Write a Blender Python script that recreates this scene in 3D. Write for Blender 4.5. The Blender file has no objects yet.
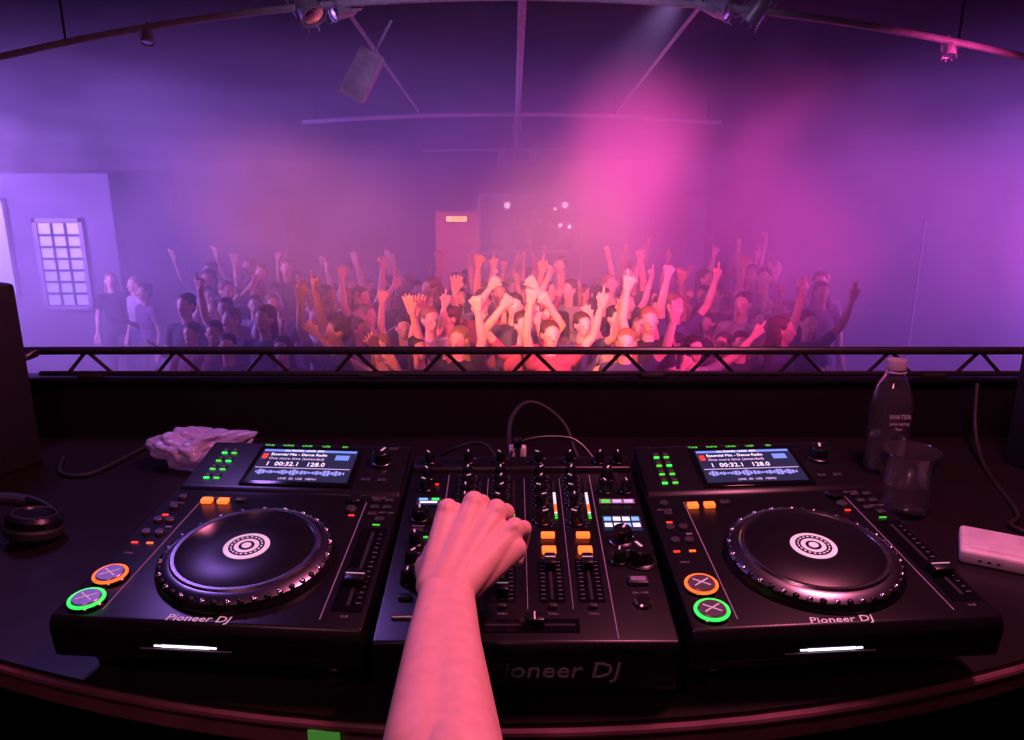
import bpy, bmesh, math, random
import numpy as np
from mathutils import Vector, Matrix, noise
random.seed(7)
CZ=3.2
scene=bpy.context.scene
try: scene.view_settings.view_transform='Standard'
except Exception: pass
def P(x,y,z): return Vector((x,y,z+CZ))
T=Matrix.Translation
def R(a,ax): return Matrix.Rotation(math.radians(a),4,ax)

# ---------------- materials ----------------
def mk(name,col,rough=.5,metal=0.,emit=None,es=0.,spec=.5,var=.15,nscale=30.,bump=0.,trans=0.,alpha=1.,sss=0.,ior=1.45,coat=0.):
    m=bpy.data.materials.new(name); m.use_nodes=True
    nt=m.node_tree; b=nt.nodes['Principled BSDF']
    b.inputs['Roughness'].default_value=rough; b.inputs['Metallic'].default_value=metal
    b.inputs['Specular IOR Level'].default_value=spec; b.inputs['IOR'].default_value=ior
    b.inputs['Transmission Weight'].default_value=trans; b.inputs['Alpha'].default_value=alpha
    b.inputs['Coat Weight'].default_value=coat
    if sss: 
        b.inputs['Subsurface Weight'].default_value=sss; b.inputs['Subsurface Scale'].default_value=.01
        b.inputs['Subsurface Radius'].default_value=(1,.3,.15)
    tc=nt.nodes.new('ShaderNodeTexCoord'); n=nt.nodes.new('ShaderNodeTexNoise')
    n.inputs['Scale'].default_value=nscale; n.inputs['Detail'].default_value=4
    nt.links.new(tc.outputs['Object'],n.inputs['Vector'])
    cr=nt.nodes.new('ShaderNodeValToRGB')
    c=Vector(col[:3])
    cr.color_ramp.elements[0].position=.3; cr.color_ramp.elements[1].position=.7
    cr.color_ramp.elements[0].color=(*(c*(1-var)),1); cr.color_ramp.elements[1].color=(*[min(1,v*(1+var)) for v in c],1)
    nt.links.new(n.outputs['Fac'],cr.inputs['Fac']); nt.links.new(cr.outputs['Color'],b.inputs['Base Color'])
    if emit:
        b.inputs['Emission Color'].default_value=(*emit,1); b.inputs['Emission Strength'].default_value=es
    if bump:
        bp=nt.nodes.new('ShaderNodeBump'); bp.inputs['Strength'].default_value=bump; bp.inputs['Distance'].default_value=.002
        nt.links.new(n.outputs['Fac'],bp.inputs['Height']); nt.links.new(bp.outputs['Normal'],b.inputs['Normal'])
    return m
def randcol(name,cols,rough=.8):
    m=mk(name,(.5,.5,.5),rough); nt=m.node_tree; b=nt.nodes['Principled BSDF']
    oi=nt.nodes.new('ShaderNodeObjectInfo'); cr=nt.nodes.new('ShaderNodeValToRGB'); cr.color_ramp.interpolation='CONSTANT'
    e=cr.color_ramp.elements
    while len(e)<len(cols): e.new(.5)
    for i,c in enumerate(cols): e[i].position=i/len(cols); e[i].color=(*c,1)
    nt.links.new(oi.outputs['Random'],cr.inputs['Fac']); nt.links.new(cr.outputs['Color'],b.inputs['Base Color'])
    return m
M=dict(
 blk=mk('black_plastic',(.006,.006,.008),.33,bump=.05,nscale=400),
 blk2=mk('black_gloss',(.005,.005,.007),.12),
 blkm=mk('black_matte',(.010,.009,.014),.65,nscale=60),
 panel=mk('booth_panel_black',(.004,.0035,.006),.85,nscale=8,spec=.2),
 grey=mk('dark_grey_plastic',(.045,.045,.055),.35),
 silver=mk('silver_metal',(.75,.74,.78),.22,1.),
 dsil=mk('dark_metal',(.34,.33,.37),.26,1.),
 btn=mk('button_metal',(.22,.21,.24),.35,.7),
 lampb=mk('lamp_housing_silver',(.5,.48,.56),.4,.3),
 white=mk('white_print',(.8,.8,.85),.5,emit=(.8,.75,.9),es=.15),
 line=mk('grey_print',(.28,.26,.33),.5),
 rub=mk('rubber',(.015,.015,.017),.6),
 green=mk('led_green',(.05,.6,.1),.4,emit=(.02,1,.10),es=1.4),
 greend=mk('led_green_dim',(.05,.6,.1),.4,emit=(.10,.9,.05),es=.8),
 orange=mk('led_orange',(.9,.3,.03),.4,emit=(1,.13,.02),es=2.0),
 ocue=mk('led_orange_cue',(.9,.3,.03),.4,emit=(1,.13,.02),es=1.4),
 red=mk('led_red',(.8,.03,.02),.4,emit=(1,.04,.02),es=1.3),
 blue=mk('led_blue',(.1,.4,.9),.4,emit=(.25,.5,1),es=1.),
 wled=mk('led_white',(.9,.9,1),.4,emit=(.8,.78,1),es=2.5),
 scr=mk('screen_background',(.01,.015,.04),.15,emit=(.05,.05,.14),es=.4),
 scrt=mk('screen_text',(.8,.8,.9),.4,emit=(.8,.75,1),es=1.2),
 scrb=mk('screen_blue',(.1,.3,.9),.4,emit=(.16,.28,.8),es=.9),
 scrh=mk('screen_highlight',(.5,.5,.8),.4,emit=(.5,.42,.75),es=.9),
 emb=mk('jog_display',(.8,.8,.85),.3,emit=(.75,.7,.85),es=.4),
 table=mk('table_top_laminate',(.012,.008,.010),.34,nscale=5,bump=.05),
 edge=mk('table_edge_wood',(.17,.065,.09),.4,nscale=12,var=.3),
 skin=mk('skin',(.86,.50,.42),.5,nscale=70,var=.06,bump=.18,sss=.12),
 nail=mk('nail',(.85,.55,.5),.25),
 steel=mk('painted_steel',(.6,.56,.66),.45,.1),
 dsteel=mk('rail_black_steel',(.045,.04,.05),.3,.5),
 wall=mk('wall_paint',(.10,.06,.11),.85,nscale=3),
 alc=mk('alcove_wall_paint',(.13,.11,.155),.85,nscale=3),
 wallw=mk('white_wall_paint',(.26,.24,.30),.85,nscale=3),
 ceil=mk('ceiling_dark',(.018,.014,.028),.9,nscale=2),
 floor=mk('floor_dark',(.05,.04,.06),.5,nscale=4),
 stage=mk('stage_black',(.02,.02,.022),.6,nscale=4),
 boxw=mk('white_plastic',(.75,.68,.74),.4),
 tape=mk('green_tape',(.15,.75,.12),.6,emit=(.15,.8,.1),es=.15),
 glass=mk('clear_glass',(1,1,1),.02,trans=.985,var=0.),
 water=mk('water',(.95,.97,1),.02,trans=.99,ior=1.33,var=0.),
 capm=mk('bottle_cap_plastic',(.38,.34,.42),.35),
 label=mk('label_print',(.7,.68,.75),.5),
 cone=mk('speaker_cone',(.03,.03,.035),.5),
 exitm=mk('exit_sign_face',(.9,.4,.1),.5,emit=(1,.28,.08),es=7.),
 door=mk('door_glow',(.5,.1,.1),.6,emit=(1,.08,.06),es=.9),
 win=mk('window_pane',(.5,.55,.8),.3,emit=(.30,.36,1),es=.6),
 lamp=mk('lamp_lens',(1,1,1),.3,emit=(.95,.75,1),es=2.2),
 eye=mk('person_eye',(.03,.02,.02),.3), mouth=mk('person_lips',(.45,.12,.12),.5),
)
M['shirt']=randcol('shirt_cloth',[(.03,.03,.04),(.30,.28,.32),(.05,.05,.08),(.25,.05,.08),(.06,.07,.15),(.45,.40,.42),(.02,.02,.02),(.15,.08,.15),(.02,.02,.03)])
M['pants']=randcol('trouser_cloth',[(.02,.02,.03),(.04,.05,.12),(.08,.07,.07)])
M['hair']=randcol('hair',[(.02,.012,.01),(.06,.03,.015),(.25,.15,.06),(.01,.01,.01)],.6)
M['pskin']=randcol('crowd_skin',[(.70,.40,.29),(.60,.33,.24),(.74,.44,.33),(.42,.22,.15)],.5)
M['bag']=mk('thin_plastic',(.62,.58,.90),.25,trans=.2,alpha=.8,bump=.3,nscale=30)

# ---------------- builder ----------------
class B:
    def __init__(s): s.bm=bmesh.new(); s.mats=[]; s.X=Matrix.Identity(4)
    def mi(s,m):
        if m not in s.mats: s.mats.append(m)
        return s.mats.index(m)
    def add(s,t,mat):
        i=s.mi(mat)
        for f in t.faces: f.material_index=i
        bmesh.ops.transform(t,matrix=s.X,verts=t.verts)
        me=bpy.data.meshes.new('t'); t.to_mesh(me); t.free(); s.bm.from_mesh(me); bpy.data.meshes.remove(me)
    def box(s,c,sz,mat,bev=0,rot=None,seg=2):
        t=bmesh.new(); bmesh.ops.create_cube(t,size=1)
        bmesh.ops.transform(t,matrix=Matrix.Diagonal((*sz,1)),verts=t.verts)
        if bev: bmesh.ops.bevel(t,geom=t.edges[:],offset=bev,segments=seg,affect='EDGES',profile=.5,clamp_overlap=True)
        bmesh.ops.transform(t,matrix=T(c)@(rot or Matrix.Identity(4)),verts=t.verts); s.add(t,mat)
    def lathe(s,prof,c,mat,rot=None,seg=32):
        t=bmesh.new(); rings=[]
        for r,z in prof:
            if r<1e-6: rings.append([t.verts.new((0,0,z))])
            else: rings.append([t.verts.new((r*math.cos(2*math.pi*k/seg),r*math.sin(2*math.pi*k/seg),z)) for k in range(seg)])
        for a,b in zip(rings,rings[1:]):
            for k in range(seg):
                k2=(k+1)%seg
                if len(a)==1 and len(b)==1: continue
                if len(a)==1: t.faces.new((a[0],b[k2],b[k]))
                elif len(b)==1: t.faces.new((a[k],a[k2],b[0]))
                else: t.faces.new((a[k],a[k2],b[k2],b[k]))
        bmesh.ops.recalc_face_normals(t,faces=t.faces[:])
        bmesh.ops.transform(t,matrix=T(c)@(rot or Matrix.Identity(4)),verts=t.verts); s.add(t,mat)
    def cyl(s,c,r,h,mat,rot=None,r2=None,seg=28,bev=0):
        r2=r if r2 is None else r2; b=bev
        pr=[(0,0),(r,0),(r2,h-b)]+([(r2-b,h)] if b else [])+[(0,h)]
        s.lathe(pr,c,mat,rot,seg)
    def torus(s,c,Rr,r,mat,rot=None,seg=40,n=10,arc=None):
        pr=[(Rr+r*math.cos(2*math.pi*k/n),r*math.sin(2*math.pi*k/n)) for k in range(n+1)]
        s.lathe(pr,c,mat,rot,seg)
    def ell(s,c,r,mat,rot=None,seg=16):
        t=bmesh.new(); bmesh.ops.create_uvsphere(t,u_segments=seg,v_segments=max(6,seg//2),radius=1)
        bmesh.ops.transform(t,matrix=T(c)@(rot or Matrix.Identity(4))@Matrix.Diagonal((*r,1)),verts=t.verts); s.add(t,mat)
    def prism(s,yz,x0,x1,mat,bev=0):
        t=bmesh.new(); a=[t.verts.new((x0,y,z)) for y,z in yz]; b=[t.verts.new((x1,y,z)) for y,z in yz]
        t.faces.new(a); t.faces.new(b[::-1]); n=len(yz)
        for k in range(n): t.faces.new((a[k],b[k],b[(k+1)%n],a[(k+1)%n]))
        bmesh.ops.recalc_face_normals(t,faces=t.faces[:])
        if bev: bmesh.ops.bevel(t,geom=t.edges[:],offset=bev,segments=2,affect='EDGES',profile=.5,clamp_overlap=True)
        s.add(t,mat)
    def poly(s,xy,z0,z1,mat,bev=0):
        t=bmesh.new(); a=[t.verts.new((x,y,z0)) for x,y in xy]; b=[t.verts.new((x,y,z1)) for x,y in xy]
        t.faces.new(a); t.faces.new(b[::-1]); n=len(xy)
        for k in range(n): t.faces.new((a[k],b[k],b[(k+1)%n],a[(k+1)%n]))
        bmesh.ops.recalc_face_normals(t,faces=t.faces[:]); s.add(t,mat)
    def tube(s,pts,r,mat,seg=10,smooth=0):
        pts=[Vector(p) for p in pts]
        rs=list(r) if isinstance(r,(list,tuple)) else [r,r]
        if smooth:
            q=[]; pp=[pts[0]]+pts+[pts[-1]]
            for i in range(1,len(pp)-2):
                for k in range(smooth):
                    u=k/smooth; p0,p1,p2,p3=pp[i-1:i+3]
                    q.append(.5*((2*p1)+(p2-p0)*u+(2*p0-5*p1+4*p2-p3)*u*u+(3*p1-p0-3*p2+p3)*u**3))
            q.append(pts[-1]); pts=q
        t=bmesh.new(); rings=[]; up=None; N=len(pts)-1
        for i,p in enumerate(pts):
            d=(pts[min(i+1,N)]-pts[max(i-1,0)]).normalized()
            if up is None: up=Vector((0,0,1)) if abs(d.z)<.9 else Vector((1,0,0))
            sd=d.cross(up).normalized(); up=sd.cross(d).normalized()
            f=i/N*(len(rs)-1); j=min(int(f),len(rs)-2); rr=rs[j]+(rs[j+1]-rs[j])*(f-j)
            rings.append([t.verts.new(p+sd*rr*math.cos(2*math.pi*k/seg)+up*rr*math.sin(2*math.pi*k/seg)) for k in range(seg)])
        for a,b in zip(rings,rings[1:]):
            for k in range(seg): t.faces.new((a[k],a[(k+1)%seg],b[(k+1)%seg],b[k]))
        t.faces.new(rings[0][::-1]); t.faces.new(rings[-1])
        bmesh.ops.recalc_face_normals(t,faces=t.faces[:]); s.add(t,mat)
    def text(s,st,size,mx,mat,ext=.0002,align='CENTER',sx=1.,shear=0.):
        cu=bpy.data.curves.new('txt','FONT'); cu.body=st; cu.size=size; cu.extrude=ext; cu.align_x=align; cu.align_y='CENTER'; cu.resolution_u=2; cu.shear=shear
        ob=bpy.data.objects.new('txt',cu); scene.collection.objects.link(ob)
        dg=bpy.context.evaluated_depsgraph_get(); me=bpy.data.meshes.new_from_object(ob.evaluated_get(dg))
        t=bmesh.new(); t.from_mesh(me); bmesh.ops.transform(t,matrix=mx@Matrix.Diagonal((sx,1,1,1)),verts=t.verts); s.add(t,mat)
        bpy.data.objects.remove(ob); bpy.data.meshes.remove(me); bpy.data.curves.remove(cu)
    def mesh(s,name,deform=None):
        if deform:
            for v in s.bm.verts: v.co=deform(v.co)
        for f in s.bm.faces: f.smooth=True
        for e in s.bm.edges:
            if len(e.link_faces)==2 and e.calc_face_angle(0)>.6: e.smooth=False
        me=bpy.data.meshes.new(name); s.bm.to_mesh(me); s.bm.free()
        for m in s.mats: me.materials.append(m)
        return me
def obj(name,me,parent=None,mx=None):
    o=bpy.data.objects.new(name,me); scene.collection.objects.link(o)
    if parent: o.parent=parent
    if mx is not None: o.matrix_local=mx
    return o
def empty(name,mx=None):
    e=bpy.data.objects.new(name,None); e.empty_display_size=.05; scene.collection.objects.link(e)
    if mx is not None: e.matrix_world=mx
    return e

# ---------------- room ----------------
def simple(name,fn,parent=None):
    b=B(); fn(b); return obj(name,b.mesh(name),parent)
simple('floor',lambda b:b.box((0,6,-.05),(20,21,.1),M['floor']))
simple('wall_back',lambda b:b.box((0,15.1,2.6),(20,.2,5.2),M['wall']))
simple('wall_left',lambda b:b.box((-9.1,6,2.6),(.2,18,5.2),M['wall']))
simple('wall_right',lambda b:b.box((9.1,6,2.6),(.2,18,5.2),M['wall']))
simple('wall_front',lambda b:b.box((0,-3.1,2.6),(20,.2,5.2),M['wall']))
def ceilf(b):
    b.prism([(-3.2,CZ+1.62+.384),(15.2,CZ+1.62-.12*15.2),(15.2,CZ+1.75-.12*15.2),(-3.2,CZ+1.75+.384)],-9.2,9.2,M['ceil'])
simple('ceiling',ceilf)
simple('wall_alcove',lambda b:(b.box((-7.2,12,1.45),(3.6,2.0,2.9),M['alc'],bev=.03),))
# stage & booth
simple('stage_platform',lambda b:b.box((0,-.6,.82),(7,4.6,1.64),M['stage']))
simple('booth_front_panel',lambda b:(b.box((0,1.66,(1.64+CZ-.478)/2),(3.4,.04,CZ-.478-1.64),M['panel'],bev=.004),
    b.box((0,1.66,CZ-.476),(3.4,.055,.010),M['blk'],bev=.003)))
# table with bowed front
xs=[-1.35+2.7*k/40 for k in range(41)]
def tab(b):
    fr=[(x,.735+.29*x*x) for x in xs]
    b.poly(fr+[(1.35,1.63),(-1.35,1.63)],CZ-.606,CZ-.600,M['table'])
    fr2=[(x,.738+.29*x*x) for x in xs]
    b.poly(fr2+[(1.35,1.628),(-1.35,1.628)],CZ-.645,CZ-.606,M['edge'])
    b.tube([(x,y-.001,CZ-.612) for x,y in fr],.006,M['edge'])
    for x in (-1.2,1.2,-.45,.45):
        b.box((x,1.35,(1.64+CZ-.645)/2),(.05,.4,CZ-.645-1.64),M['blkm'],bev=.004)
simple('dj_table',tab)
simple('green_tape_strip',lambda b:b.box((-.207,.742,CZ-.630),(.035,.002,.03),M['tape']))

# mini-truss rail
def rail(b):
    y=1.65; zt=CZ-.412; zb=CZ-.462
    b.tube([(-1.03,y-.05,zt-.01),(-1.0,y-.02,zt-.001),(-.96,y,zt),(.96,y,zt),(1.3,y,zt+.001)],.0085,M['dsteel'],smooth=4)
    b.tube([(-1.01,y,zb),(1.3,y,zb)],.0055,M['dsteel'])
    b.tube([(-1.03,y-.05,zt-.01),(-1.03,y-.05,zb-.01)],.008,M['dsteel'])
    x=-.95
    while x<1.25:
        b.tube([(x,y,zb),(x+.045,y,zt)],.0042,M['dsteel'],seg=8)
        b.tube([(x+.045,y,zt),(x+.095,y,zb)],.0042,M['dsteel'],seg=8)
        x+=.19
    for x in (-.9,-.3,.3,.9,1.25): b.box((x,y,zb-.003),(.05,.03,.008),M['dsteel'],bev=.002)
simple('railing_truss',rail)

# ---------------- media player ----------------
def knob(b,x,y,r,h,ang=0,m=None,z=0.):
    m=m or M['blk']
    b.lathe([(0,0),(r*1.15,0),(r*1.15,h*.15),(r,h*.2),(r*.9,h*.93),(r*.8,h),(0,h)],(x,y,z),m,seg=20)
    b.box((x+math.sin(ang)*r*.45,y+math.cos(ang)*r*.45,z+h),(r*.22,r*.8,.0012),M['white'],rot=Matrix.Rotation(-ang,4,'Z'))
def player_meshes():
    parts={}
    b=B()
    b.prism([(-.205,-.012),(-.198,0),(.2025,0),(.2025,-.062),(-.19,-.062),(-.205,-.05)],-.17,.17,M['blk'],bev=.003)
    b.prism([(.082,0),(.090,.004),(.198,.018),(.205,.016),(.205,-.01),(.082,-.01)],-.166,.166,M['blk'],bev=.002)
    b.box((-.118,-.06,.0004),(.0012,.25,.0008),M['line']); b.box((.122,-.06,.0004),(.0012,.25,.0008),M['line'])
    b.box((0,-.2,-.03),(.3,.012,.022),M['blk2'],bev=.002)
    b.prism([(-.2076,-.0268),(-.2076,-.0290),(-.2060,-.0290),(-.2060,-.0268)],-.046,.006,M['wled'])
    b.box((-.02,-.2068,-.0279),(.068,.0012,.0014),M['wled'])
    b.box((-.02,-.2065,-.0325),(.10,.0012,.0015),M['line'])
    for sx in (-1,1):
        b.cyl((sx*.13,-.165,-.092),.018,.032,M['rub'],bev=.002); b.cyl((sx*.13,-.165,-.07),.022,.009,M['dsil'])
        b.cyl((sx*.13,.165,-.130),.018,.07,M['rub'],bev=.002)
    b.text('Pioneer DJ',.0145,T((-.008,-.1925,.0003)),M['white'],sx=1.1,shear=.15)
    parts['body']=b
    b=B(); cy=-.080; c=(.006,cy,0)
    b.lathe([(.106,0),(.106,.004),(.104,.007),(.1035,.012)],c,M['blk'],seg=72)
    b.lathe([(.1035,.006),(.1025,.012),(.0945,.0175),(.0885,.0185)],c,M['dsil'],seg=72)
    b.lathe([(.0885,.0185),(.0865,.0212),(.0825,.0212),(.0815,.0195)],c,M['silver'],seg=72)
    b.lathe([(.0815,.0195),(.080,.0205),(.03,.0208),(0,.0208)],c,M['blk'],seg=72)
    for k in range(44):
        a=2*math.pi*k/44
        b.ell((c[0]+.0993*math.cos(a),cy+.0993*math.sin(a),.0125),(.0040,.0045,.0038),M['blk'] if k%2 else M['silver'],rot=Matrix.Rotation(a,4,'Z'),seg=8)
    b.lathe([(.0275,.0205),(.0275,.0214),(.0265,.0218),(0,.0218)],c,M['emb'],seg=48)
    b.lathe([(.0215,.0217),(.0215,.0221),(.0150,.0221),(.0150,.0217)],c,M['blk'],seg=48)
    for k in range(20):
        a=2*math.pi*k/20; b.box((c[0]+.0182*math.cos(a),cy+.0182*math.sin(a),.0222),(.0018,.003,.0004),M['emb'],rot=Matrix.Rotation(a,4,'Z'))
    b.lathe([(.0095,.0217),(.0095,.0222),(.0,.0222)],c,M['blk'],seg=32)
    b.lathe([(.0058,.0221),(.0058,.0226),(.0,.0226)],c,M['emb'],seg=32)
    parts['jog_wheel']=b
    b=B()
    S=T((.006,.142,.0118))@R(7.4,'X')
    b.X=S
    b.box((0,0,0),(.172,.096,.004),M['blk2'],bev=.001); b.box((0,0,.0021),(.156,.080,.0006),M['scr'])
    z=.0026
    b.box((0,.0355,z),(.152,.005,.0003),M['scrb'])
    b.text('ALL TRACKS   LOOP   BPM',.0055,T((-.01,.0355,z+.0003)),M['scrt'])
    b.text('Essential Mix - Dance Radio',.0082,T((-.062,.0255,z)),M['scrt'],align='LEFT')
    b.text('One more time (extended)',.0082,T((-.062,.0150,z)),M['scrh'],align='LEFT')
    b.box((-.070,.0205,z),(.008,.012,.0003),M['red'])
    b.box((.056,.0205,z),(.022,.012,.0003),M['scrb'])
    b.text('1  00:32.1   128.0',.0135,T((-.062,.001,z)),M['scrt'],align='LEFT')
    b.box((0,-.0085,z),(.150,.0014,.0003),M['scrh'])
    rn=random.Random(3)
    for k in range(70):
        h=.002+.010*abs(math.sin(k*.37)*math.cos(k*.11))+rn.random()*.003
        b.box((-.07+k*.002,-.019,z),(.0013,h,.0003),M['scrb'] if k%3 else M['scrh'])
    b.text('LINK  SD  USB   MENU',.006,T((0,-.0345,z)),M['scrh'])
    b.X=Matrix.Identity(4)
    parts['screen']=b
    b=B(); HS=.1296
    for i in range(4):
        for j in range(2):
            yy=.108+i*.021; zz=.0052+(yy-.095)*HS
            b.box((-.136+j*.016,yy,zz),(.0085,.0035,.003),M['greend'] if (i+j)%3 else M['green'],bev=.0006,rot=R(7,'X'))
            b.box((-.136+j*.016,yy+.008,zz+.001),(.0085,.0065,.003),M['grey'],bev=.0008,rot=R(7,'X'))
    for k in range(5): b.text(['TAG','INFO','LINK','USB','SD'][k],.0062,T((-.07+k*.032,.1955,.0180)),M['greend'],sx=1.3)
    knob(b,.126,.160,.0145,.02,.4,z=.012)
    b.torus((.126,.160,.015),.0165,.001,M['dsil'])
    for (x,y) in ((.11,.115),(.135,.115),(.14,.192)): b.box((x,y,.007 if y<.19 else .018),(.014,.008,.005),M['grey'],bev=.001)
    for x in (-.108,-.084): b.box((x,.052,.003),(.0155,.0105,.006),M['orange'],bev=.0015)
    b.box((-.060,.058,.002),(.014,.009,.005),M['grey'],bev=.001)
    for x,y in ((-.148,.06),(-.148,.035),(-.152,.0),(-.135,.0),(-.152,-.03),(-.134,-.03)): b.cyl((x,y,0),.0062,.005,M['grey'],bev=.001,seg=16)
    for x,y,m in ((-.155,-.052,'red'),(-.135,-.052,'ocue'),(-.150,.015,'red'),(-.130,-.0142,'line')): b.box((x,y,.0006),(.008,.003,.0012),M[m])
    for (y,m) in ((-.125,'ocue'),(-.172,'green')):
        c=(-.143,y,0)
        b.cyl(c,.0205,.004,M['blk2'],bev=.001); b.torus((c[0],y,.0048),.0178,.0019,M[m])
        b.lathe([(.0155,.004),(.0155,.0068),(.0145,.0078),(0,.0078)],c,M['btn'],seg=32)
        for a in (35,-35): b.box((c[0],y,.0081),(.022,.0016,.0006),M['white'],rot=R(a,'Z'))
    for x,y in ((.137,.068),(.155,.068),(.137,.05),(.155,.05),(.137,.032),(.15,.02)): b.box((x,y,.002),(.012,.008,.005),M['grey'],bev=.001)
    b.cyl((.105,.065,0),.010,.008,M['blk'],bev=.001); b.cyl((.105,.042,0),.0075,.006,M['grey'],bev=.001)
    b.box((.108,.03,.0006),(.008,.0025,.001),M['red'])
    b.box((.147,-.085,.0005),(.034,.17,.0012),M['blk2']); b.box((.147,-.085,.0014),(.004,.15,.0012),M['rub'])
    for k in range(15):
        b.box((.158,-.155+k*.01,.0014),(.006 if k%5==0 or k==7 else .004,.0008,.0004),M['line'])
    b.box((.147,-.115,.007),(.024,.022,.012),M['blk'],bev=.003); b.box((.147,-.115,.0133),(.022,.0015,.0008),M['white'])
    b.box((.147,.009,.0006),(.010,.0018,.001),M['greend'])
    rn=random.Random(5)
    for x,y in ((-.15,-.075),(-.143,-.148),(-.108,.064),(-.084,.064),(.137,.078),(.155,.040),(-.15,.047),(.105,.078),(.147,-.178)):
        b.text(rn.choice(['CUE','PLAY','LOOP','TEMPO','SYNC','HOT CUE']),.0048,T((x,y,.0004)),M['line'])
    parts['controls']=b
    df=lambda v:Vector((v.x*(1-.06*v.y/.205),v.y,v.z))
    return {k:v.mesh('player_'+k,df) for k,v in parts.items()}
pm=player_meshes()
def gear_mx(x,s,yaw): return T((x,.9938*s+.0661,.1115*s-.589+CZ))@R(yaw,'Z')@R(6.4,'X')
for nm,x,s,yaw in (('media_player',-.329,.921,-4.5),('media_player.001',.362,.921,4.5)):
    e=empty(nm,gear_mx(x,s,yaw))
    for k,me in pm.items(): obj(k,me,e)

# ---------------- mixer ----------------
e=empty('dj_mixer',gear_mx(.015,.8955,0))
b=B()
b.prism([(-.207,-.008),(-.203,0),(.207,0),(.207,-.07),(-.199,-.07),(-.207,-.062)],-.1665,.1665,M['blk'],bev=.003)
b.prism([(.168,0),(.172,.008),(.207,.008),(.207,-.01),(.168,-.01)],-.164,.164,M['blk'],bev=.002)
b.text('Pioneer DJ',.030,T((.030,-.2075,-.036))@R(90,'X'),M['line'],sx=1.1,ext=.0006,shear=.15)
for sx in (-1,1):
    b.cyl((sx*.13,-.165,-.089),.018,.021,M['rub'],bev=.002); b.cyl((sx*.13,.165,-.125),.018,.057,M['rub'],bev=.002)
for x in (-.109,.1005): b.box((x,-.02,.0005),(.0012,.36,.001),M['line'])
for x in (-.0502,.003,.055): b.box((x,-.0,.0004),(.0008,.30,.0008),M['line'])
obj('body',b.mesh('mixer_body'),e)
b=B(); rn=random.Random(11)
chs=(-.075,-.026,.032,.078)
for x in chs:
    for y,r in ((.185,.0075),(.152,.0085),(.126,.0085),(.100,.0085),(.074,.0085),(.030,.0095)):
        knob(b,x-.006,y,r,.019,rn.uniform(-1.2,1.2),z=.008 if y>.17 else 0)
        if y<.17:
            for k in range(-4,5):
                a=k*.55; b.box((x-.006+math.sin(a)*r*1.55,y+math.cos(a)*r*1.55,.0004),(.0008,.0022,.0006),M['line'],rot=Matrix.Rotation(-a,4,'Z'))
    for k in range(16):
        m='greend' if k<2 else ('orange' if k in(3,4,5,12) else ('red' if k>13 else 'scrt'))
        lit = (k<11 if x>0 else k<2)
        b.box((x+.0135,.042+k*.0064,.001),(.0038,.0030,.0016),M[m] if lit else M['grey'],bev=.0004)
    for k in range(2):
        b.box((x,-.003-k*.034,.003),(.018,.009 if k==0 else .0125,.006),M['orange'] if x>-.05 and not(k==1 and x<0) else M['grey'],bev=.0014)
    b.box((x,-.096,.0008),(.030,.082,.0012),M['blk2']); b.box((x,-.096,.0016),(.0035,.076,.001),M['rub'])
    for k in range(10):
        for sd in (-1,1): b.box((x+sd*.010,-.132+k*.008,.0016),(.005,.0007,.0004),M['line'])
    fy={0:-.07,1:-.12,2:-.068,3:-.068}[chs.index(x)]
    b.box((x,fy,.008),(.014,.022,.013),M['blk'],bev=.0025); b.box((x,fy,.0149),(.013,.0016,.0006),M['white'])
    b.box((x,-.147,.003),(.009,.006,.005),M['grey'],bev=.001)
b.box((.005,-.178,.0008),(.11,.022,.0012),M['blk2']); b.box((.005,-.178,.0016),(.1,.0035,.001),M['rub'])
b.box((.01,-.178,.008),(.022,.014,.013),M['blk'],bev=.0025); b.box((.01,-.178,.0149),(.0016,.013,.0006),M['white'])
for y,r in ((.185,.008),(.15,.0085),(.118,.0085),(.04,.011),(-.02,.0085),(-.06,.0085),(-.1,.0085)):
    knob(b,-.140,y,r,.018,rn.uniform(-1,1),z=.008 if y>.17 else 0)
b.box((-.132,.081,.003),(.034,.018,.002),M['scr'],bev=.001)
b.box((-.14,.085,.0044),(.012,.005,.0006),M['blue']); b.box((-.123,.085,.0044),(.01,.005,.0006),M['green']); b.box((-.132,.077,.0044),(.024,.004,.0006),M['scrt'])
for y in (.062,.008,-.13): b.box((-.14,y,.0025),(.015,.008,.005),M['grey'],bev=.001)
b.box((-.128,-.005,.001),(.006,.003,.001),M['greend']); b.box((-.125,.132,.001),(.005,.003,.001),M['red'])
b.tube([(-.15,-.165,.0015),(-.12,-.165,.0015)],.003,M['silver'],seg=10)
for x,y,r in ((.118,.185,.0075),(.146,.185,.0075),(.126,.148,.010),(.150,.112,.0085),(.120,.112,.0085)):
    knob(b,x,y,r,.019,rn.uniform(-1,1),z=.008 if y>.17 else 0)
b.box((.133,.084,.0012),(.05,.012,.001),M['line']);
for k in range(3): b.box((.117+k*.016,.083,.0022),(.012,.007,.0012),M['scrh'] if k else M['greend'])
b.box((.133,.026,.0025),(.052,.034,.003),M['scr'],bev=.001)
for i in range(2):
    for k in range(4): b.box((.114+k*.0125,.034-i*.015,.0044),(.0098,.0085,.0006),M['scrt'] if (i+k)%3 else M['blue'])
for i in range(2): b.text('128.0',.006,T((.133,.026-i*.012,.0047)),M['scr'])
knob(b,.128,-.012,.0135,.020,.5); knob(b,.146,-.058,.0155,.022,-.5); knob(b,.118,-.058,.009,.018,.2)
b.torus((.146,-.058,.002),.0185,.0009,M['silver']); b.torus((.128,-.012,.002),.0165,.0009,M['dsil'])
b.box((.136,-.1,.003),(.024,.014,.006),M['grey'],bev=.002); b.box((.136,-.1,.0062),(.018,.008,.0006),M['line'])
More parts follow.
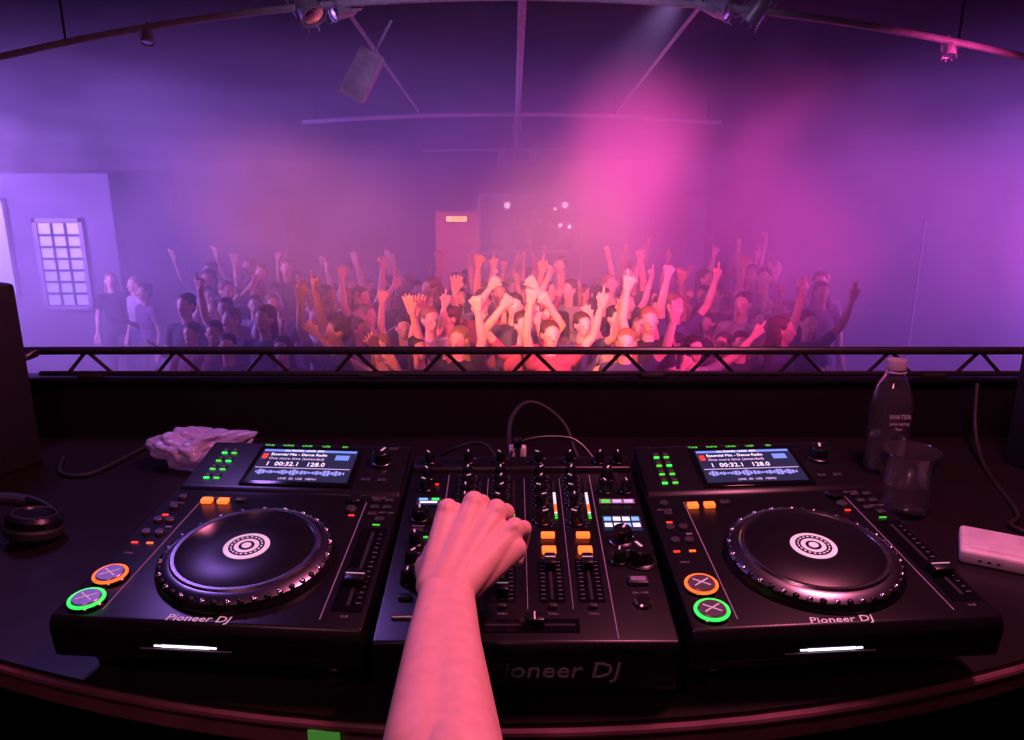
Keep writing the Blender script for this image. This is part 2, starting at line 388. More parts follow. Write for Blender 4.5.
b.cyl((.136,-.14,0),.0105,.006,M['dsil'],bev=.002); b.cyl((.136,-.14,.006),.008,.001,M['blk'])
for x in chs:
    for y,t in ((.197,'TRIM'),(.166,'HI'),(.113,'MID'),(.052,'LOW'),(-.158,'THRU')): b.text(t,.0045,T((x,y,.0085 if y>.17 else .0005)),M['line'])
for y,t in ((.165,'MIC'),(.133,'LEVEL'),(.022,'PHONES'),(-.04,'BOOTH')): b.text(t,.0045,T((-.14,y,.0005)),M['line'])
for y,t in ((.165,'EFFECT'),(.006,'TIME'),(-.034,'LEVEL'),(-.12,'ON / OFF')): b.text(t,.0045,T((.136,y,.0005)),M['line'])
obj('controls',b.mesh('mixer_controls'),e)

# ---------------- voxel bodies ----------------
def vox(prims,voxel,smooth,tagmats,name,seg=18):
    bb=B()
    for p in prims:
        if p[0]=='cap':
            _,a,c,r1,r2,tag=p; a=Vector(a);c=Vector(c);d=c-a;L=max(d.length,1e-5)
            n=7
            pr=[(0,-r1)]+[(r1*math.sin(k*math.pi/2/n),-r1*math.cos(k*math.pi/2/n)) for k in range(1,n)]+[(r1,0),(r2,L)]+[(r2*math.cos(k*math.pi/2/n),L+r2*math.sin(k*math.pi/2/n)) for k in range(1,n)]+[(0,L+r2)]
            bb.lathe(pr,a,M['skin'],rot=Vector((0,0,1)).rotation_difference(d.normalized()).to_matrix().to_4x4() if d.length>1e-5 else None,seg=seg)
        else:
            _,c,r,rot,tag=p; bb.ell(c,r,M['skin'],rot=rot,seg=20)
    me=bb.mesh('tmp'); ob=bpy.data.objects.new('tmp',me); scene.collection.objects.link(ob)
    m=ob.modifiers.new('r','REMESH'); m.mode='VOXEL'; m.voxel_size=voxel; m.use_smooth_shade=True
    s=ob.modifiers.new('s','SMOOTH'); s.iterations=smooth; s.factor=.5
    dg=bpy.context.evaluated_depsgraph_get(); out=bpy.data.meshes.new_from_object(ob.evaluated_get(dg)); out.name=name
    bpy.data.objects.remove(ob)
    n=len(out.polygons); C=np.zeros(n*3); out.polygons.foreach_get('center',C); C=C.reshape(-1,3)
    tags=list(tagmats.keys()); best=np.full(n,1e9); ti=np.zeros(n,dtype=np.int32)
    for p in prims:
        if p[0]=='cap':
            _,a,c,r1,r2,tag=p; a=np.array(a);d=np.array(c)-a;L2=max(d@d,1e-10)
            t=np.clip(((C-a)@d)/L2,0,1); dist=np.linalg.norm(C-(a+t[:,None]*d),axis=1)-(r1+(r2-r1)*t)
        else:
            _,c,r,rot,tag=p; q=C-np.array(c)
            if rot is not None: q=q@np.array(rot.to_3x3())
            r=np.array(r); k=np.linalg.norm(q/r,axis=1); dist=(k-1)*r.min()
        mk_=dist<best; best[mk_]=dist[mk_]; ti[mk_]=tags.index(tag)
    out.materials.clear()
    for t in tags: out.materials.append(tagmats[t])
    out.polygons.foreach_set('material_index',ti); out.polygons.foreach_set('use_smooth',np.ones(n,dtype=bool)); out.update()
    return out

# DJ arm (relative coords, camera-height frame)
def dj_arm():
    pr=[]
    def cap(a,c,r1,r2,t='skin'): pr.append(('cap',tuple(a),tuple(c),r1,r2,t))
    mcp=[(-.0735,.8370,-.3995),(-.0440,.845,-.3940),(-.0180,.8391,-.4005),(.0030,.8199,-.4130)]
    pip=[(-.0680,.872,-.4150),(-.0370,.883,-.4100),(-.0080,.874,-.4170),(.0130,.848,-.4250)]
    dip=[(-.0640,.880,-.4400),(-.0345,.890,-.4360),(-.0090,.879,-.4420),(.0105,.852,-.4470)]
    tip=[(-.0600,.872,-.4610),(-.0340,.880,-.4580),(-.0120,.869,-.4610),(.0060,.843,-.4630)]
    wr=[(-.085,.752,-.4430),(-.074,.750,-.4390),(-.062,.750,-.4400),(-.053,.750,-.4450)]
    rad=[.0112,.0115,.0108,.0096]
    for i in range(4):
        r=rad[i]
        cap(wr[i],mcp[i],.0165,r+.0022)
        low=Vector(mcp[i])+Vector((0,-.014,-.015)); cap(Vector(wr[i])+Vector((0,.01,-.012)),low,.015,.0135)
        pr.append(('ell',tuple(Vector(mcp[i])+Vector((0,.001,.001))),(r+.0022,r+.005,r+.0038),None,'skin'))
        m=(Vector(mcp[i])+Vector(pip[i]))/2
        cap(mcp[i],m,r+.0012,r-.0008); cap(m,pip[i],r-.0008,r+.0006)
        cap(pip[i],dip[i],r+.0004,r*.9); cap(dip[i],tip[i],r*.9,r*.78)
        d=(Vector(tip[i])-Vector(dip[i])).normalized()
        nrm=Vector((0,1,0))-d*d.y; nrm.normalize()
        q=Matrix((nrm.cross(d),nrm,d)).transposed().to_4x4()
        pr.append(('ell',tuple(Vector(tip[i])+nrm*r*.66-d*.001),(r*.62,.0022,r*.9),q,'nail'))
    for i in range(3):
        a=(Vector(mcp[i])+Vector(mcp[i+1]))/2+Vector((0,-.012,-.008)); w=(Vector(wr[i])+Vector(wr[i+1]))/2
        cap(w,a,.0165,.0125)
    for i in range(4): cap(Vector(wr[i])+Vector((0,.035,.0135)),Vector(mcp[i])+Vector((0,-.008,.0092)),.0025,.0042)
    # thumb
    cap((-.082,.760,-.447),(-.092,.797,-.446),.0180,.0160); cap((-.092,.797,-.446),(-.0905,.838,-.4490),.0140,.0120)
    cap((-.0905,.838,-.4490),(-.079,.866,-.4560),.0118,.0092); pr.append(('ell',(-.0905,.838,-.4485),(.0128,.013,.0122),None,'skin'))
    pr.append(('ell',(-.0875,.861,-.4525),(.002,.0085,.006),R(-20,'Z'),'nail'))
    cap((-.085,.775,-.447),(-.073,.818,-.425),.0165,.0150)
    # wrist & forearm, oval by paired capsules
    W=Vector((-.0685,.7485,-.447)); F1=Vector((-.0650,.66,-.452)); F2=Vector((-.0540,.52,-.456)); E=Vector((-.035,.385,-.487)); S_=Vector((.06,.10,-.30))
    for sx in (-1,0,1):
        o=Vector((sx*.0080,0,0)); cap(W+o,F1+o*1.1,.0205,.0275); cap(F1+o*1.1,F2+o*1.25,.0275,.0390); cap(F2+o*1.25,E+o*.6,.0390,.037)
    cap((-.058,.66,-.446),(-.040,.50,-.450),.022,.037)
    pr.append(('ell',tuple(W+Vector((.019,-.012,.008))),(.0085,.013,.010),None,'skin'))
    cap(E,E+(S_-E)*.55,.040,.044); cap(E+(S_-E)*.5,S_,.055,.066,'sleeve')
    me=vox(pr,.0015,8,{'skin':M['skin'],'nail':M['nail'],'sleeve':M['blkm']},'dj_arm',seg=48)
    o=obj('dj_arm',me); o.location=(0,0,CZ)
dj_arm()

# crowd persons
ARM={
 'up':((.07,-.07,.27),(-.02,-.05,.27)), 'upw':((.17,-.05,.21),(.05,-.04,.26)), 'fwd':((.08,-.20,.14),(-.02,-.10,.25)),
 'down':((.07,.02,-.29),(.02,-.08,-.24)), 'bent':((.10,.0,-.27),(-.06,-.20,.13)), 'ovr':((.17,-.04,.22),(-.15,-.05,.21)), 'side':((.23,-.08,.08),(.10,-.06,.25)),
 'diag':((.20,-.10,.16),(.16,-.06,.20)),'cheek':((.14,-.16,-.10),(-.12,-.06,.24))}
def person(name,la,ra,hl='open',hr='open',longhair=False,female=False,lean=0.):
    pr=[]
    def cap(a,c,r1,r2,t): pr.append(('cap',tuple(a),tuple(c),r1,r2,t))
    def el(c,r,t,rot=None): pr.append(('ell',tuple(c),r,rot,t))
    w=.93 if female else 1.
    el((0,0,.95),(.165*w,.12,.14),'pants'); el((0,0,1.10),(.14*w,.105,.2),'shirt'); el((lean*.3,-.005,1.29),(.17*w,.12,.20),'shirt')
    cap((-.15*w+lean*.5,0,1.41),(.15*w+lean*.5,0,1.41),.062,.062,'shirt')
    for s in (-1,1):
        cap((s*.09,0,.92),(s*.10,-.03,.50),.088,.062,'pants'); cap((s*.10,-.03,.50),(s*.11,.0,.09),.058,.042,'pants')
        cap((s*.11,.03,.05),(s*.12,-.14,.04),.045,.038,'shoe')
    lx=lean
    cap((lx*.6,0,1.44),(lx,-.01,1.56),.055,.05,'skin')
    el((lx,-.005,1.650),(.070,.088,.098),'skin'); el((lx,-.030,1.592),(.050,.060,.062),'skin')
    cap((lx,-.086,1.650),(lx,-.106,1.620),.009,.013,'skin')
    for s in (-1,1):
        el((lx+s*.027,-.081,1.652),(.010,.008,.0055),'eye'); el((lx+s*.072,.0,1.640),(.012,.022,.028),'skin')
    el((lx,-.083,1.583),(.020,.010,.006),'mouth')
    el((lx,.027,1.712),(.076,.090,.054),'hair'); el((lx,.038,1.655),(.078,.070,.095),'hair')
    for s in (-1,1): el((lx+s*.062,.0,1.690),(.018,.045,.036),'hair')
    if longhair: cap((lx,.05,1.67),(lx,.07,1.42),.07,.06,'hair'); cap((lx-.066,.02,1.65),(lx-.082,.01,1.45),.03,.025,'hair'); cap((lx+.066,.02,1.65),(lx+.082,.01,1.45),.03,.025,'hair')
    for s,pose,hm in ((-1,la,hl),(1,ra,hr)):
        sh=Vector((s*.175*w+lean*.5,0,1.41)); a,c=ARM[pose]; el_=sh+Vector((s*a[0],a[1],a[2])); wr=el_+Vector((s*c[0],c[1],c[2]))
        mid=sh+(el_-sh)*.5
        cap(sh,mid,.056,.050,'shirt'); cap(mid,el_,.043,.038,'skin'); cap(el_,el_+(wr-el_)*.35,.038,.038,'skin'); cap(el_+(wr-el_)*.35,wr,.038,.025,'skin')
        d=(wr-el_).normalized(); sd=d.cross(Vector((0,-1,0))); sd=sd.normalized() if sd.length>.2 else Vector((1,0,0)); f=sd.cross(d)
        for k in range(4):
            q=wr+d*.08+sd*(k-1.5)*.022; cap(wr+sd*(k-1.5)*.012,q,.020,.014,'skin')
            L=(.062,.074,.07,.055)[k]
            if hm=='open' or (hm=='point' and k==1) or (hm=='two' and k in(0,1)):
                m=q+(d+sd*(k-1.5)*.16)*L*.55; cap(q,m,.0125,.0115,'skin'); cap(m,m+(d+sd*(k-1.5)*.16-f*.25)*L*.5,.0115,.0095,'skin')
            else:
                m=q+(d*.3-f*1.)*.03; cap(q,m,.014,.013,'skin'); cap(m,m+(-d*.9-f*.2)*.03,.013,.012,'skin')
        th=wr+d*.03-sd*.03*s*1; cap(wr+d*.015,th,.018,.016,'skin'); cap(th,th+(d*.8-sd*s*.6)*.05,.014,.011,'skin')
    return vox(pr,.0075,2,{'skin':M['pskin'],'shirt':M['shirt'],'pants':M['pants'],'hair':M['hair'],'eye':M['eye'],'mouth':M['mouth'],'shoe':M['blkm']},name)
V=[person('p_a','up','down','point'),person('p_b','upw','up','open','fist',True,True),person('p_c','bent','down'),person('p_d','ovr','ovr','fist','fist',lean=.02),
   person('p_e','down','upw','open','two',True,True),person('p_f','fwd','bent','open','fist'),person('p_g','down','down',longhair=True,female=True),
   person('p_h','up','upw','fist','point',lean=-.03),person('p_i','side','fwd','open','open',lean=.03),
   person('p_j','diag','cheek','open','open',True,True,lean=-.05),person('p_k','cheek','diag','fist','point',lean=.05)]
crowd=empty('crowd')
rn=random.Random(21)
def put(k,x,y,rot,sc):
    o=obj('person_%03d'%len(crowd.children),V[k],crowd,T((x,y,0))@Matrix.Rotation(rot,4,'Z')@Matrix.Scale(sc,4))
heroes=[(0,-1.60,6.9,.2,1.02),(1,-.45,6.6,-.3,1.0),(5,-.75,7.2,.5,1.03),(7,.35,6.6,.3,1.03),(3,.0,7.6,0,1.06),(4,.95,6.5,-.2,1.0),(0,1.22,7.0,.1,1.05),
 (8,.62,7.2,.4,1.0),(4,2.75,7.3,.2,1.0),(0,-2.65,7.4,-.4,1.0),(2,-2.45,6.7,.2,.95),(6,-1.95,6.6,0,.95),(9,-1.05,6.5,-.2,.97),(10,1.5,6.6,.3,.95),(2,2.0,6.8,-.2,.95),(7,-.1,8.3,.1,1.06)]
pos=[(h[1],h[2]) for h in heroes]
for h in heroes: put(*h)
y=6.5
while y<10.9:
    hw=min(.385*y+.1,4.0); x=-hw
    while x<hw:
        xx=x+rn.uniform(-.17,.17); yy=y+rn.uniform(-.2,.2)
        cent=1-min(1,abs(xx-.3)/(.45*y))
        if all((xx-a)**2+(yy-c)**2>.10 for a,c in pos) and rn.random()<.97:
            k=rn.choice([0,1,3,4,5,7,8,1,7,0,4,9,10,9,10]) if rn.random()<.10+.6*cent else rn.choice([2,6,2,5,6])
            put(k,xx,yy,rn.uniform(-1.2,1.2),rn.uniform(.86,1.07)); pos.append((xx,yy))
        x+=.35
    y+=.40
for x,y in ((-5.35,10.6),(-4.9,10.3),(-4.5,9.7)): put(rn.choice([2,6]),x,y,rn.uniform(-.7,.7),.92)

# ---------------- table items ----------------
b=B()
c=(0,0,0)
b.lathe([(0,.0),(.034,.0),(.038,.006),(.039,.02),(.0385,.10),(.039,.125),(.036,.150),(.026,.175),(.0175,.192),(.0165,.205),(.0165,.212),
 (.0145,.212),(.0145,.205),(.0155,.192),(.024,.175),(.034,.150),(.037,.125),(.0365,.02),(.034,.009),(0,.009)],c,M['glass'],seg=48)
o=b.mesh('bottle_glass'); eb=empty('water_bottle',T(P(.722,1.45,-.600))); obj('glass',o,eb)
b=B(); b.lathe([(0,.0095),(.0335,.0095),(.0362,.02),(.0362,.07),(0,.07)],c,M['water'],seg=48); obj('water',b.mesh('w'),eb)
b=B(); b.lathe([(.0172,.203),(.0182,.204),(.0180,.219),(.017,.221),(0,.221)],c,M['capm'],seg=40); b.torus((0,0,.198),.0175,.0018,M['capm']); 
obj('cap',b.mesh('capm'),eb)
b=B()
for i,(t,s_,z) in enumerate((('WATER',.012,.120),('pure spring',.008,.107),('50cl',.007,.096))):
    b.text(t,s_,T((0,-.0398,z))@R(90,'X'),M['label'])
obj('label_print',b.mesh('lp'),eb)
eg=empty('drinking_glass',T(P(.672,1.262,-.600)))
b=B(); b.lathe([(0,.0),(.034,.0),(.036,.004),(.0475,.112),(.0465,.1135),(.0452,.112),(.0338,.014),(0,.012)],c,M['glass'],seg=48); obj('glass',b.mesh('g'),eg)
b=B(); b.lathe([(0,.0125),(.0332,.0145),(.0382,.055),(0,.055)],c,M['water'],seg=48); obj('water',b.mesh('gw'),eg)
b=B(); b.box((0,0,.0115),(.115,.095,.023),M['boxw'],bev=.006,seg=4); b.box((0,0,.0235),(.09,.07,.0008),M['boxw'],bev=.0003)
for k in range(3): b.box((-.03+k*.012,-.0478,.010),(.005,.001,.003),M['grey'])
obj('white_power_box',b.mesh('wb'),None,T(P(.745,1.10,-.600))@R(-28,'Z'))
# plastic bag
t=bmesh.new(); bmesh.ops.create_icosphere(t,subdivisions=6,radius=1)
for v in t.verts:
    p=v.co.copy(); n=p.normalized()
    d=1+.35*noise.noise(n*1.6+Vector((3,1,2)))+.30*abs(noise.noise(n*2.2))-.08*abs(noise.noise(n*5.))
    q=Vector((n.x*.074*d,n.y*.05*d,n.z*.040*d+.036))
    if n.x>.3: k=(n.x-.3)/.7; q.x+=.035*k*k; q.y*=1-.6*k; q.z=.060*k+q.z*(1-.7*k)
    q.z=max(q.z,.001+.001*abs(n.x)); v.co=q
bb=B(); bb.add(t,M['bag'])
bb.tube([(.085,0,.058),(.10,.01,.068),(.115,.0,.062),(.105,-.01,.05),(.085,-.005,.054)],[.003,.005,.003,.004,.003],M['bag'],smooth=4)
obj('plastic_bag',bb.mesh('bag'),None,T(P(-.618,1.47,-.600))@R(-4,'Z'))
# headphones
b=B()
for sx in (-1,1):
    X=T((sx*.05,0,.028))@R(sx*12,'Y')
    b.X=X
    b.lathe([(0,-.022),(.034,-.022),(.042,-.014),(.043,-.004),(.040,.0)],(0,0,0),M['rub'],seg=40)
    b.lathe([(.040,0),(.041,.012),(.036,.018),(.028,.019),(.026,.016),(0,.016)],(0,0,0),M['blk'],seg=40)
    b.torus((0,0,.018),.031,.0014,M['grey'])
    b.X=Matrix.Identity(4)
pts=[(.088*math.cos(a),.02+.105*math.sin(a),.026+.02*math.sin(a)) for a in [math.pi*k/20 for k in range(21)]]
b.tube(pts,.0085,M['blk']); b.tube([(x*.93,y-.008,z) for x,y,z in pts[4:17]],.010,M['rub'])
obj('headphones',b.mesh('hp'),None,T(P(-.79,1.12,-.600))@R(50,'Z'))
# booth monitor speakers
def speaker():
    b=B(); b.box((0,0,.18),(.26,.24,.36),M['blkm'],bev=.008)
    rx=R(90,'X')
    b.lathe([(.09,0),(.095,.006),(.088,.010),(.07,-.004),(.03,-.022),(.028,-.012),(0,-.008)],(0,-.121,.125),M['cone'],rot=rx,seg=48)
    b.torus((0,-.122,.125),.09,.004,M['grey'],rot=rx); b.torus((0,-.122,.285),.034,.004,M['grey'],rot=rx)
    b.lathe([(.034,0),(.015,-.006),(.012,.004),(0,.007)],(0,-.121,.285),M['cone'],rot=rx,seg=32)
    b.box((.09,-.1215,.03),(.02,.002,.004),M['greend'])
    return b.mesh('monitor_speaker')
sm=speaker()
obj('monitor_speaker',sm,None,T(P(-1.100,1.44,-.600))@R(-28,'Z')); obj('monitor_speaker.001',sm,None,T(P(1.145,1.44,-.600))@R(28,'Z'))
# cables
b=B()
z0=-.600+.005
b.tube([P(.02,1.20,-.50),P(.0,1.26,-.50),P(-.005,1.33,-.49),P(.0,1.38,-.47),P(.025,1.42,-.455),P(.06,1.43,-.465),P(.10,1.42,-.50),P(.13,1.38,-.56),P(.20,1.40,-.595),P(.35,1.50,-.595),P(.6,1.56,-.595)],.0042,M['rub'],smooth=8)
b.tube([P(.04,1.19,-.505),P(.03,1.27,-.53),P(-.06,1.36,z0),P(-.25,1.42,z0),P(-.40,1.45,z0)],.0032,M['rub'],smooth=8)
b.tube([P(-.02,1.19,-.505),P(-.03,1.25,-.49),P(-.06,1.33,-.5),P(-.12,1.36,-.53),P(-.16,1.45,z0)],.003,M['rub'],smooth=8)
b.tube([P(.08,1.19,-.505),P(.09,1.25,-.50),P(.14,1.3,-.56),P(.25,1.36,z0),P(.5,1.42,z0)],.003,M['blk'],smooth=8)
b.tube([P(-.01,1.18,-.478),P(.02,1.24,-.462),P(.10,1.27,-.47),P(.14,1.24,-.5)],.0028,M['blk'],smooth=8)
for x in (.0,.018): b.box(P(x,1.215,-.475),(.010,.016,.026),M['boxw'],bev=.003); 
b.box(P(.009,1.21,-.455),(.014,.008,.016),M['dsil'],bev=.002)
obj('audio_cables',b.mesh('cables'))
b=B(); b.tube([P(-.90,1.50,z0),P(-.86,1.42,z0),P(-.80,1.42,z0),P(-.76,1.56,z0)],.004,M['rub'],smooth=8)
b.tube([P(.97,1.6,-.47),P(.95,1.55,-.55),P(.92,1.45,z0),P(.86,1.25,z0),P(.82,1.20,z0),P(.84,1.16,z0)],.004,M['rub'],smooth=8)
obj('speaker_cables',b.mesh('spc'))

# ---------------- ceiling rig ----------------
def arch(b,y,z,k,r,hw,truss=0.):
    n=40; pts=[(-hw+2*hw*i/n,y,CZ+z-k*(-hw+2*hw*i/n)**2) for i in range(n+1)]
    b.tube(pts,r,M['steel'])
def rigf(b):
    arch(b,5,.845,.036,.020,4.2,0)
    arch(b,9,.365,.016,.024,2.25,0)
    arch(b,12,.0,.008,.02,1.3,0)
    for x,r in ((.06,.026),):
        b.tube([(x,3.2,CZ+1.03),(x,13.5,CZ-.17)],r,M['steel']); b.tube([(x,3.2,CZ+1.13),(x,13.5,CZ-.08)],.02,M['steel'])
    for sx in (-1.0,1.12): b.tube([(sx,4.2,CZ+.93),(sx*1.02,9.2,CZ+.40)],.014,M['steel'])
    for y,z,xx in ((5,.85,(-2.6,-.9,.06,1.1,2.6)),(9,.37,(-2.1,-.9,.06,1.1,2.1)),(12,.0,(-1.2,.06,1.2))):
        for x in xx:
            zz=z-{5:.036,9:.016,12:.008}[y]*x*x
            b.tube([(x,y,CZ+zz),(x,y,CZ+1.64-.12*y)],.007,M['ceil'],seg=8)
simple('ceiling_lighting_truss',rigf)
def par(name,loc,rot,sc=1.,lit=True):
    b=B()
    b.lathe([(.045,-.16),(.075,-.12),(.095,0),(.105,.12),(.112,.125),(.112,.13),(.1,.13)],(0,0,0),M['lampb'],seg=32)
    b.lathe([(.1,.115),(.06,.125),(0,.128)],(0,0,0),M['lamp'] if lit else M['silver'],seg=32)
    b.lathe([(.045,-.16),(.02,-.18),(0,-.18)],(0,0,0),M['lampb'],seg=24)
    for sx in (-1,1): b.box((sx*.125,0,-.04),(.008,.03,.19),M['lampb'],bev=.003)
    b.box((0,0,-.14),(.258,.03,.008),M['lampb'],bev=.002)
    for a in range(8): b.tube([(.1*math.cos(a*.785),.1*math.sin(a*.785),.13),(.125*math.cos(a*.785),.125*math.sin(a*.785),.17)],.004,M['lampb'],seg=6)
    b.cyl((0,0,-.22),.03,.09,M['lampb'])
    return obj(name,b.mesh('par'),None,T(loc)@rot@Matrix.Scale(sc,4))
par('stage_light',P(-1.18,5,.80),R(150,'X')@R(30,'Y'),.7,False)
par('stage_light.001',P(-.98,5.05,.79),R(110,'X')@R(-50,'Y'),.55,False)
par('stage_light.002',P(1.18,5,.80),R(120,'X')@R(50,'Y'),.65,False)
par('stage_light.003',P(1.42,5.02,.79),R(200,'X')@R(-30,'Y'),.65,False)
par('stage_light.004',P(-.13,12,-.10),R(160,'X'),.8,False)
par('stage_light.005',P(.32,12,-.10),R(160,'X'),.8,False)
par('stage_light.006',P(-2.12,5,.64),R(160,'X'),.35,False); par('stage_light.007',P(2.55,5,.57),R(160,'X'),.35,False)
par('stage_light.008',P(.06,9,.27),R(160,'X'),.5,False)
b=B(); b.prism([(-.06,-.18),(.06,-.15),(.06,.15),(-.06,.18)],-.09,.09,M['boxw'],bev=.008); b.box((0,-.063,0),(.15,.006,.30),M['steel'],bev=.002,rot=None)
b.tube([(0,.02,.12),(0,.05,.45)],.010,M['steel'])
obj('hanging_speaker',b.mesh('hs'),None,T(P(-1.06,6,.50))@R(28,'Y')@R(-10,'X'))

# ---------------- back of room ----------------
Y=14.95
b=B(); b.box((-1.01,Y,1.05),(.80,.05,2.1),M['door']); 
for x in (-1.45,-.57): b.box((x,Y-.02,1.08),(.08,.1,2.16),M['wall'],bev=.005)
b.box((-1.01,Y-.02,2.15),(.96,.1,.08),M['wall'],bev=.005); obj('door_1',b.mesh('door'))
b=B(); b.box((-1.01,Y-.1,1.98),(.42,.05,.14),M['blkm'],bev=.005); b.box((-1.01,Y-.128,1.98),(.38,.01,.10),M['exitm']); b.text('EXIT',.09,T((-1.01,Y-.135,1.98))@R(90,'X'),M['white']); obj('exit_sign',b.mesh('exit'))
b=B()
x0,x1,z0_,z1_=-.52,1.12,CZ-1.62,CZ-.70; yy=13.2
for z in (z0_,z1_,z1_-.15): b.tube([(x0,yy,z),(x1,yy,z)],.03,M['steel'])
for x in (x0,x1,(x0+x1)/2): b.tube([(x,yy,0),(x,yy,z1_)],.03,M['steel'])
for k in range(10): b.tube([(x0+k*.164,yy,z1_-.15*(k%2)),(x0+(k+1)*.164,yy,z1_-.15*((k+1)%2))],.012,M['steel'])
rn=random.Random(4)
for k in range(18):
    x=x0+.1+rn.random()*1.45; z=z1_-.12-rn.random()*.45
    b.cyl((x,yy+.04,z),.05+.03*(k%3==0),.1,M['lampb'],rot=R(90,'X'),seg=16); b.cyl((x,yy-.06,z),.03+.02*(k%3==0),.01,M['lamp'] if k%4==0 else M['silver'],rot=R(90,'X'),seg=16)
for k in range(4): b.box((x0+.25+k*.38,yy,z0_+.2),(.24,.2,.3),M['dsil'],bev=.01)
obj('light_rig_stand',b.mesh('rig'))
b=B(); wx,wz,wy=-6.15,1.68,10.985
b.box((wx,wy,wz),(.56,.03,1.12),M['win'])
for s in (-1,1):
    b.box((wx+s*.31,wy-.02,wz),(.06,.06,1.26),M['wallw'],bev=.005); b.box((wx,wy-.02,wz+s*.6),(.68,.06,.06),M['wallw'],bev=.005)
for k in range(1,3): b.box((wx-.28+k*.187,wy-.02,wz),(.03,.03,1.12),M['blkm'])
for k in range(1,7): b.box((wx,wy-.02,wz-.56+k*.16),(.56,.03,.03),M['blkm'])
obj('window_1',b.mesh('win'))
b=B(); b.box((-7.02,10.98,1.9),(.34,.05,1.25),M['win']); 
for s in (-1,1): b.box((-7.02+s*.19,10.97,1.9),(.04,.06,1.33),M['blkm'])
b.box((-7.02,10.97,2.56),(.42,.06,.04),M['blkm']); b.box((-7.02,10.97,1.25),(.42,.06,.04),M['blkm'])
obj('window_2',b.mesh('win2'))
for nm,x,y,w in (('pillar',-5.7,13.6,.22),('pillar.001',-4.05,14.2,.25),('pillar.002',3.2,14.2,.3)):
    simple(nm,lambda b:(b.box((x,y,1.25),(w,w,2.5),M['wallw'],bev=.01),b.box((x,y,.08),(w+.08,w+.08,.16),M['wall'],bev=.01),b.box((x,y,2.45),(w+.08,w+.08,.1),M['wall'],bev=.01)))
simple('lighting_stand',lambda b:(b.tube([(5.35,10.5,0.),(5.35,10.5,2.35)],.014,M['wallw']),b.cyl((5.35,10.5,0),.09,.03,M['wallw'])))

# ---------------- haze ----------------
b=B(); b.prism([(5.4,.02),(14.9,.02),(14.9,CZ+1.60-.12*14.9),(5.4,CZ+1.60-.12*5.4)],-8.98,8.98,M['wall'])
hm=bpy.data.materials.new('haze'); hm.use_nodes=True; nt=hm.node_tree; nt.nodes.clear()
o_=nt.nodes.new('ShaderNodeOutputMaterial'); vs=nt.nodes.new('ShaderNodeVolumeScatter')
vs.inputs['Color'].default_value=(.95,.93,1,1); vs.inputs['Anisotropy'].default_value=.15
tc=nt.nodes.new('ShaderNodeTexCoord'); nz=nt.nodes.new('ShaderNodeTexNoise'); nz.inputs['Scale'].default_value=.42; nz.inputs['Detail'].default_value=2.5; nz.inputs['Distortion'].default_value=.6
nt.links.new(tc.outputs['Object'],nz.inputs['Vector'])
mr=nt.nodes.new('ShaderNodeMapRange'); mr.inputs['From Min'].default_value=.36; mr.inputs['From Max'].default_value=.66; mr.inputs['To Min'].default_value=.04; mr.inputs['To Max'].default_value=.34
nt.links.new(nz.outputs['Fac'],mr.inputs['Value']); nt.links.new(mr.outputs['Result'],vs.inputs['Density'])
em=nt.nodes.new('ShaderNodeEmission'); em.inputs['Color'].default_value=(.50,.08,1,1)  # emission put into the fog, standing in for multiple-scattered purple light
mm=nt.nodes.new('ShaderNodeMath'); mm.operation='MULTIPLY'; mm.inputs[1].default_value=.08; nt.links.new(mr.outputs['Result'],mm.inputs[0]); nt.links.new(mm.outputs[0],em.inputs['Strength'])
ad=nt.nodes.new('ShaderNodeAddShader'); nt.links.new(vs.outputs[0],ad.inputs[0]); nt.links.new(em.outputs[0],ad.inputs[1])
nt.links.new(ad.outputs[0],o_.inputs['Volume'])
b.mats=[hm]; obj('stage_haze',b.mesh('haze'))

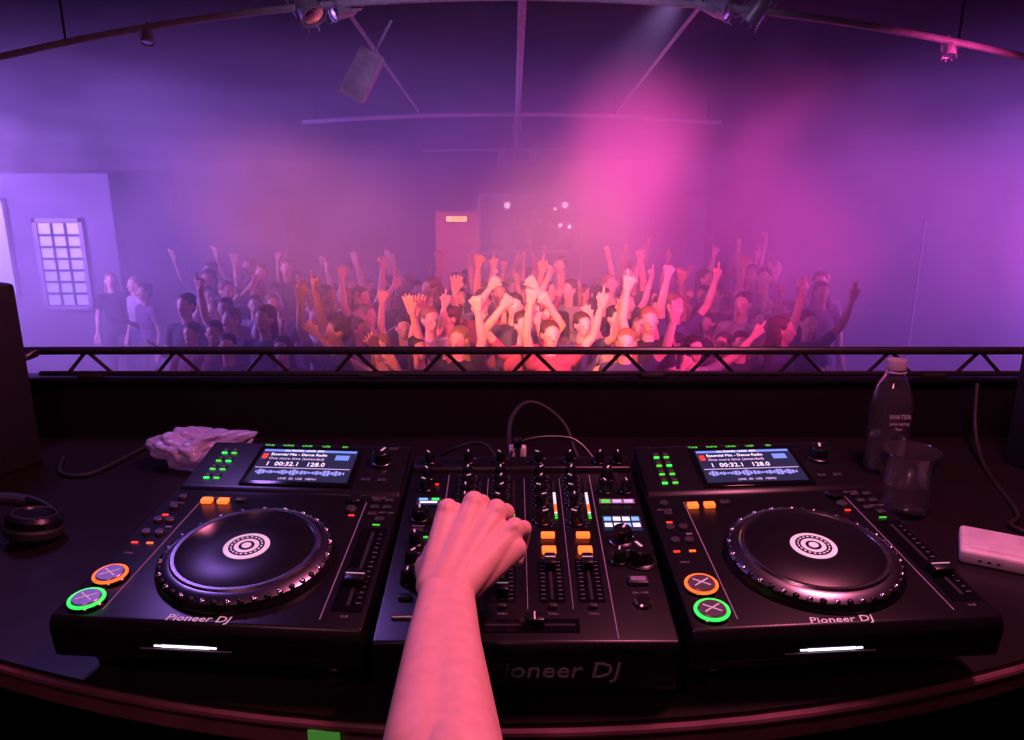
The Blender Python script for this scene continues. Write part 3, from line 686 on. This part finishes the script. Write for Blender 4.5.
# ---------------- lights ----------------
def light(name,kind,loc,tgt,col,e,size=.1,ang=60,blend=.6,parent=None):
    l=bpy.data.lights.new(name,kind); l.color=col; l.energy=e
    if kind=='SPOT': l.spot_size=math.radians(ang); l.spot_blend=blend; l.shadow_soft_size=size
    elif kind=='AREA': l.shape='DISK'; l.size=size
    else: l.shadow_soft_size=size
    o=bpy.data.objects.new(name,l); scene.collection.objects.link(o); o.location=P(*loc)
    if tgt is not None:
        d=P(*tgt)-P(*loc); o.rotation_euler=d.to_track_quat('-Z','Y').to_euler()
    return o
light('wash_lamp_blue','SPOT',(-7.6,7.4,.1),(-3,11.0,-.3),(.38,.17,1),4600,.15,140,.9)
light('wash_lamp_violet_left','SPOT',(-6.6,6.0,-.2),(-6.6,11,-.9),(.52,.32,1),600,.12,90,.9)
light('wash_lamp_violet_right','SPOT',(8.3,8.0,-.7),(3.5,12,-1.0),(.46,.14,1),3300,.15,140,.9)
light('wash_lamp_magenta_right','SPOT',(6.9,6.0,-.3),(1.5,12,-1.5),(1,.06,.50),1700,.12,46,.9)
light('wash_lamp_pink','SPOT',(.4,1.9,1.3),(1.5,10.8,-1.65),(1,.08,.32),7000,.1,17,1.)
light('crowd_lamp_warm','SPOT',(-3.3,3.6,.55),(.3,7.9,-1.6),(1,.20,.15),2700,.1,30,1.)
light('crowd_lamp_front','SPOT',(.2,1.9,1.3),(.40,7.8,-1.75),(1,.24,.19),6200,.1,22,1.)
light('crowd_lamp_magenta','SPOT',(3.5,3.4,.5),(-.6,9.5,-1.8),(1,.06,.40),3000,.1,44,1.)
light('beam_lamp_white','SPOT',(1.05,5.2,1.0),(.3,11,-.8),(.6,.36,1),260,.06,26,1.)
light('truss_fill_added','SPOT',(0,1.9,1.2),(0,5.4,.85),(.66,.42,1),110,.1,60,1.)  # unseen fill light, added to brighten the front arch and its fixtures
light('booth_lamp_pink','AREA',(.7,.95,1.0),(-.05,.78,-.45),(1,.20,.37),28,.3)
light('booth_lamp_violet','AREA',(-1.2,1.9,1.0),(-.1,1.0,-.5),(.42,.20,1),11,.35)
light('booth_lamp_back','AREA',(-.5,-.5,1.0),(0,.8,-.5),(1,.30,.42),7,.3)

w=bpy.data.worlds.new('world'); scene.world=w; w.use_nodes=True
w.node_tree.nodes['Background'].inputs[0].default_value=(.12,.04,.25,1); w.node_tree.nodes['Background'].inputs[1].default_value=.2

cam=bpy.data.cameras.new('camera'); cam.sensor_width=36; cam.lens=28.125; cam.clip_start=.02
co=bpy.data.objects.new('camera',cam); scene.collection.objects.link(co); co.location=(0,0,CZ); co.rotation_euler=(math.radians(74.6),0,0)
scene.camera=co
